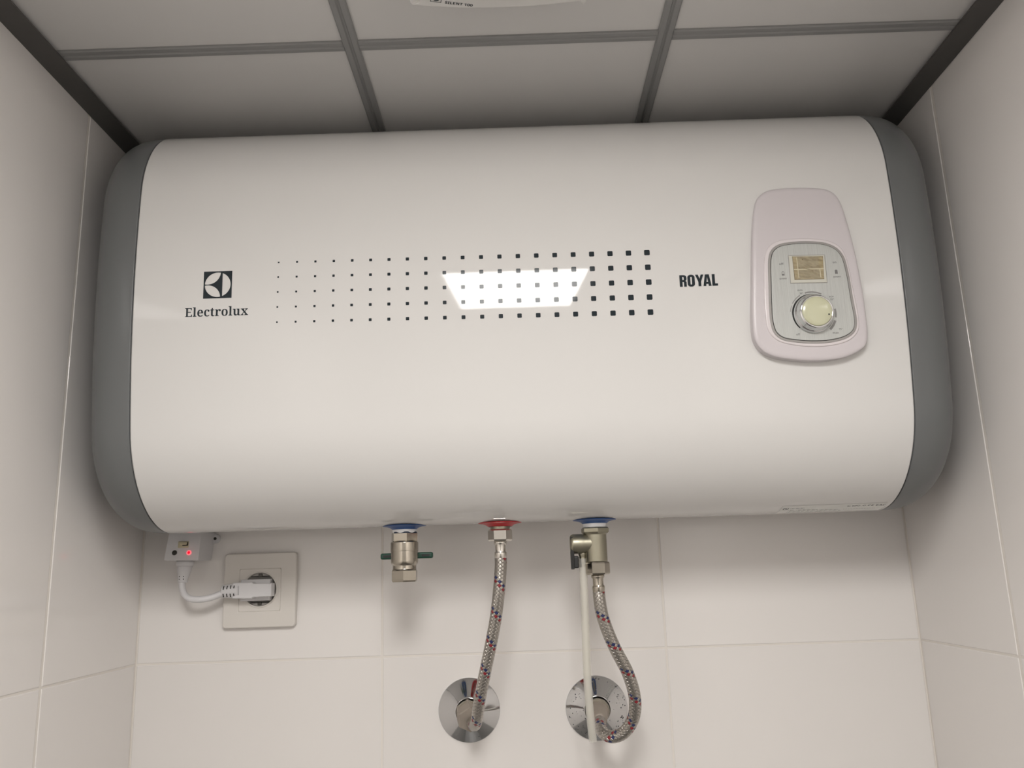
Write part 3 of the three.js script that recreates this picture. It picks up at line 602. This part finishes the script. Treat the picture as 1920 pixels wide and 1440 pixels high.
// ------------------------------------------------------------------ power cable: plug, cord and the breaker box under the heater
{
  const t = thing('power_cable', [-0.39, J + 0.072, 0.02], 'white power cable from a small breaker box with a red light to the wall socket', 'power cable');
  // angled plug that lies across the socket
  const py = J + 0.0800;
  const pg = (pts, z0, z1) => { const s = poly(pts); return new THREE.ExtrudeGeometry(s, { depth: z1 - z0, bevelEnabled: true, bevelSize: 0.0014, bevelThickness: 0.0014, bevelSegments: 3 }).translate(0, py, z0); };
  const plug = part('plug', [
    pg([[-0.3355, -0.0070], [-0.3155, -0.0076], [-0.3135, -0.0062], [-0.2935, -0.0058], [-0.2935, 0.0062], [-0.3135, 0.0068], [-0.3155, 0.0082], [-0.3355, 0.0080]], 0.0135, 0.0260),
    pg([[-0.3300, -0.0105], [-0.2985, -0.0105], [-0.2985, 0.0112], [-0.3300, 0.0112]], 0.0030, 0.0142)], M.plasticCool, t);
  const ra = V(-0.3300, py + 0.0006, 0.0200), rd = V(-0.989, -0.0455, 0.1385);
  part('strain_relief', along(lathe([[0.0001, 0], [0.0090, 0.0002], [0.0088, 0.004], [0.0072, 0.0198], [0.0062, 0.0208], [0.0001, 0.0209]], 36), ra, ra.clone().add(rd)), M.plasticCool, plug);
  for (let i = 0; i < 4; i++) for (const k of [-1, 1]) {
    const d = 0.0048 + i * 0.0040, r = 0.0089 - d * 0.09, q = ra.clone().addScaledVector(rd, d), y = k * r * 0.52;
    part('relief_slit', new THREE.BoxGeometry(0.0011, 0.0042, 0.0018).rotateX(-k * 0.52).translate(q.x, q.y + y, q.z + Math.sqrt(r * r - y * y) - 0.0006), M.dark, plug);
  }
  part('cord', tube(crossSpan([[-0.3958, 0.0920, 0.0270], [-0.3938, 0.0840, 0.0285], [-0.3905, 0.0780, 0.0300], [-0.3845, 0.0738, 0.0320], [-0.3740, 0.0722, 0.0330], [-0.3620, 0.0733, 0.0310], [-0.3500, 0.0775, 0.0255], [-0.3450, 0.0790, 0.0225]]), 0.0037, 80, 20), M.plasticCool, t);
  // breaker box: slanted front, tapered sides, ear with a screw hole
  const by = J;
  const P = (x, y, z) => V(x, y + by, z);
  const tl = P(-0.4090, 0.1470, 0.0385), tr = P(-0.3716, 0.1468, 0.0385), br = P(-0.3722, 0.1158, 0.0425), bl = P(-0.4112, 0.1170, 0.0425);
  const Tl = P(-0.4080, 0.1480, 0.0005), Tr = P(-0.3690, 0.1480, 0.0005), Br = P(-0.3725, 0.1160, 0.0005), Bl = P(-0.4125, 0.1160, 0.0005);
  const quad = (a, b, c, d) => [a, b, c, a, c, d];
  const vs = [...quad(bl, br, tr, tl), ...quad(br, Br, Tr, tr), ...quad(Bl, bl, tl, Tl), ...quad(tl, tr, Tr, Tl), ...quad(Bl, Br, br, bl), ...quad(Br, Bl, Tl, Tr)];
  const g = new THREE.BufferGeometry().setFromPoints(vs); g.computeVertexNormals();
  const ear = [along(lathe([[0.0018, 0.0030], [0.0050, 0.0030], [0.0056, 0.0024], [0.0057, 0]], 32), P(-0.3680, 0.1415, 0.0002), P(-0.3680, 0.1415, 1)), box(-0.3722, by + 0.1415, 0.0016, 0.009, 0.0112, 0.003, 0.0008)];
  const bx = part('breaker_box', [g, ...ear], M.plasticCool, t, 'small white breaker box');
  const fx = (u, v, lift = 0) => tl.clone().multiplyScalar((1 - u) * (1 - v)).addScaledVector(tr, u * (1 - v)).addScaledVector(bl, (1 - u) * v).addScaledVector(br, u * v).add(V(0, 0.13 * lift, lift));
  const fr = (u, v, w, h, lift, d, r) => { const c = fx(u, v, 0), q = new RoundedBoxGeometry(w, h, d, 3, r); q.rotateX(-0.128); q.translate(c.x, c.y, c.z + lift); return q; };
  part('switch_recess', fr(0.50, 0.42, 0.0122, 0.0075, -0.0002, 0.0016, 0.0004), M.slider, bx);
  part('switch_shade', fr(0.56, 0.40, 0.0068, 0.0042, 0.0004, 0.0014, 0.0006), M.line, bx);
  part('slider', fr(0.50, 0.37, 0.0090, 0.0038, 0.0012, 0.0026, 0.0012), M.slider, bx, 'yellowed slide switch');
  const disc = (u, v, r, m, name, lab) => part(name, along(lathe([[0, 0.0008], [r * 0.8, 0.0007], [r, 0.0003], [r, -0.0005]], 24), fx(u, v), fx(u, v).add(V(0, 0.13, 1))), m, bx, lab);
  disc(0.27, 0.72, 0.0029, M.dark, 'test_button', 'dark round test button');
  disc(0.70, 0.72, 0.0029, new THREE.MeshStandardMaterial({ color: lin(0.8, 0.25, 0.25), roughness: 0.3, emissive: lin(1, 0.18, 0.22), emissiveIntensity: 0.75 }), 'indicator_rim', 'glowing red indicator');
  part('indicator_core', along(lathe([[0, 0.0014], [0.0012, 0.0012], [0.0017, 0.0006], [0.0017, 0]], 24), fx(0.70, 0.72), fx(0.70, 0.72).add(V(0, 0.13, 1))), new THREE.MeshStandardMaterial({ color: lin(0.5, 0, 0), roughness: 0.3, emissive: lin(1, 0.0, 0.03), emissiveIntensity: 0.9 }), bx);
  const led = new THREE.PointLight(new THREE.Color(1, 0.05, 0.06), 0.00001, 0.1); led.name = 'indicator_light'; led.position.copy(fx(0.70, 0.72)).add(V(0, 0.0006, 0.004)); led.shadow.radius = 0.1; led.castShadow = true; scene.add(led);
  // neck and boot below the box
  part('neck', along(lathe([[0.0001, 0], [0.0098, 0], [0.0096, 0.006], [0.0084, 0.0078], [0.0001, 0.008]], 32), P(-0.3940, 0.1172, 0.0240), P(-0.3943, 0.10, 0.0245)), M.plasticCool, bx);
  const boot = part('boot', along(lathe([[0.0078, 0], [0.0081, 0.0005], [0.0080, 0.004], [0.0058, 0.0130], [0.0053, 0.0175], [0.0048, 0.0182], [0.0001, 0.0182]], 32), P(-0.3942, 0.1096, 0.0245), P(-0.3958, 0.08, 0.0275)), M.plasticCool, bx);
  for (const dx of [-0.0021, 0.0021]) for (const dy of [0, -0.0031]) part('boot_hole', along(lathe([[0, 0.0004], [0.0006, 0.0003], [0.0008, 0]], 12), P(-0.3949 + dx, 0.0985 + dy, 0.0311 - dy * -0.06), P(-0.3949 + dx, 0.0985 + dy, 1)), M.line, bx);
  part('screw_hole', along(lathe([[0, 0.0034], [0.0018, 0.0033], [0.0019, 0.0028]], 20), P(-0.3680, 0.1415, 0), P(-0.3680, 0.1415, 1)), M.dark, bx);
}

// ------------------------------------------------------------------ exhaust fan in the ceiling panel above
{
  const cx = -0.003, cz = 0.4525, H = 0.0795, y1 = CEIL + 0.004, y0 = CEIL - 0.018;
  const t = thing('exhaust_fan', [cx, y0, cz], 'square white exhaust fan with a round cover on the ceiling panel', 'exhaust fan');
  const o = []; const bow = 0.0072;
  for (let e = 0; e < 4; e++) for (let i = 0; i < 16; i++) { const q = -1 + 2 * i / 16, a = H * q, b = -(H - bow) - bow * (1 - q * q); const c = Math.cos(e * Math.PI / 2), s = Math.sin(e * Math.PI / 2); o.push([a * c - b * s, a * s + b * c]); }
  const g = new THREE.ExtrudeGeometry(poly(o), { depth: 0.016, bevelEnabled: true, bevelSize: 0.003, bevelThickness: 0.005, bevelSegments: 4 }).scale(0.965, 0.965, 1).rotateX(Math.PI / 2).translate(cx, y0 + 0.021, cz);
  part('faceplate', g, M.fan, t);
  part('cover', lathe([[0, -0.0095], [0.050, -0.0085], [0.0585, -0.0065], [0.0605, -0.0035], [0.060, -0.0010], [0.054, 0.0004], [0.054, 0.004]], 64).translate(cx + 0.003, y0, cz), std(lin(0.82, 0.81, 0.77), 0.35), t, 'round white cover');
  const sh = sans.generateShapes('SILENT 100', 1); let lo = 1e9, hi = -1e9; for (const s of sh) for (const p of s.getPoints(4)) { lo = Math.min(lo, p.x); hi = Math.max(hi, p.x); }
  const k = 0.0240 / (hi - lo);
  const ang = 0.225, lay = (gg, px, pz) => gg.rotateX(Math.PI / 2).rotateY(ang).translate(px, y0 - 0.0002, pz);
  part('lettering', lay(new THREE.ShapeGeometry(sh, 4).translate(-lo, 0, 0).scale(k, 0.0032, 1), -0.0536, 0.3832), M.print, t, 'small dark capitals and number');
  const sq = poly([[0, 0], [1, 0], [1, 1], [0, 1]], [[[0.05, 0.05], [0.95, 0.05], [0.95, 0.95], [0.05, 0.95]]]);
  const sw = []; for (let i = 0; i <= 20; i++) { const a = Math.PI + i / 20 * Math.PI * 1.25; sw.push([0.5 + 0.34 * Math.cos(a), 0.5 + 0.34 * Math.sin(a)]); } for (let i = 20; i >= 0; i--) { const a = Math.PI + i / 20 * Math.PI * 1.25; sw.push([0.5 + 0.2 * Math.cos(a), 0.5 + 0.2 * Math.sin(a)]); }
  part('emblem', lay(new THREE.ShapeGeometry([sq, poly(sw)], 4).scale(0.0095, 0.0095, 1), -0.0660, 0.3866), M.print, t);
}

renderer.render(scene, camera);
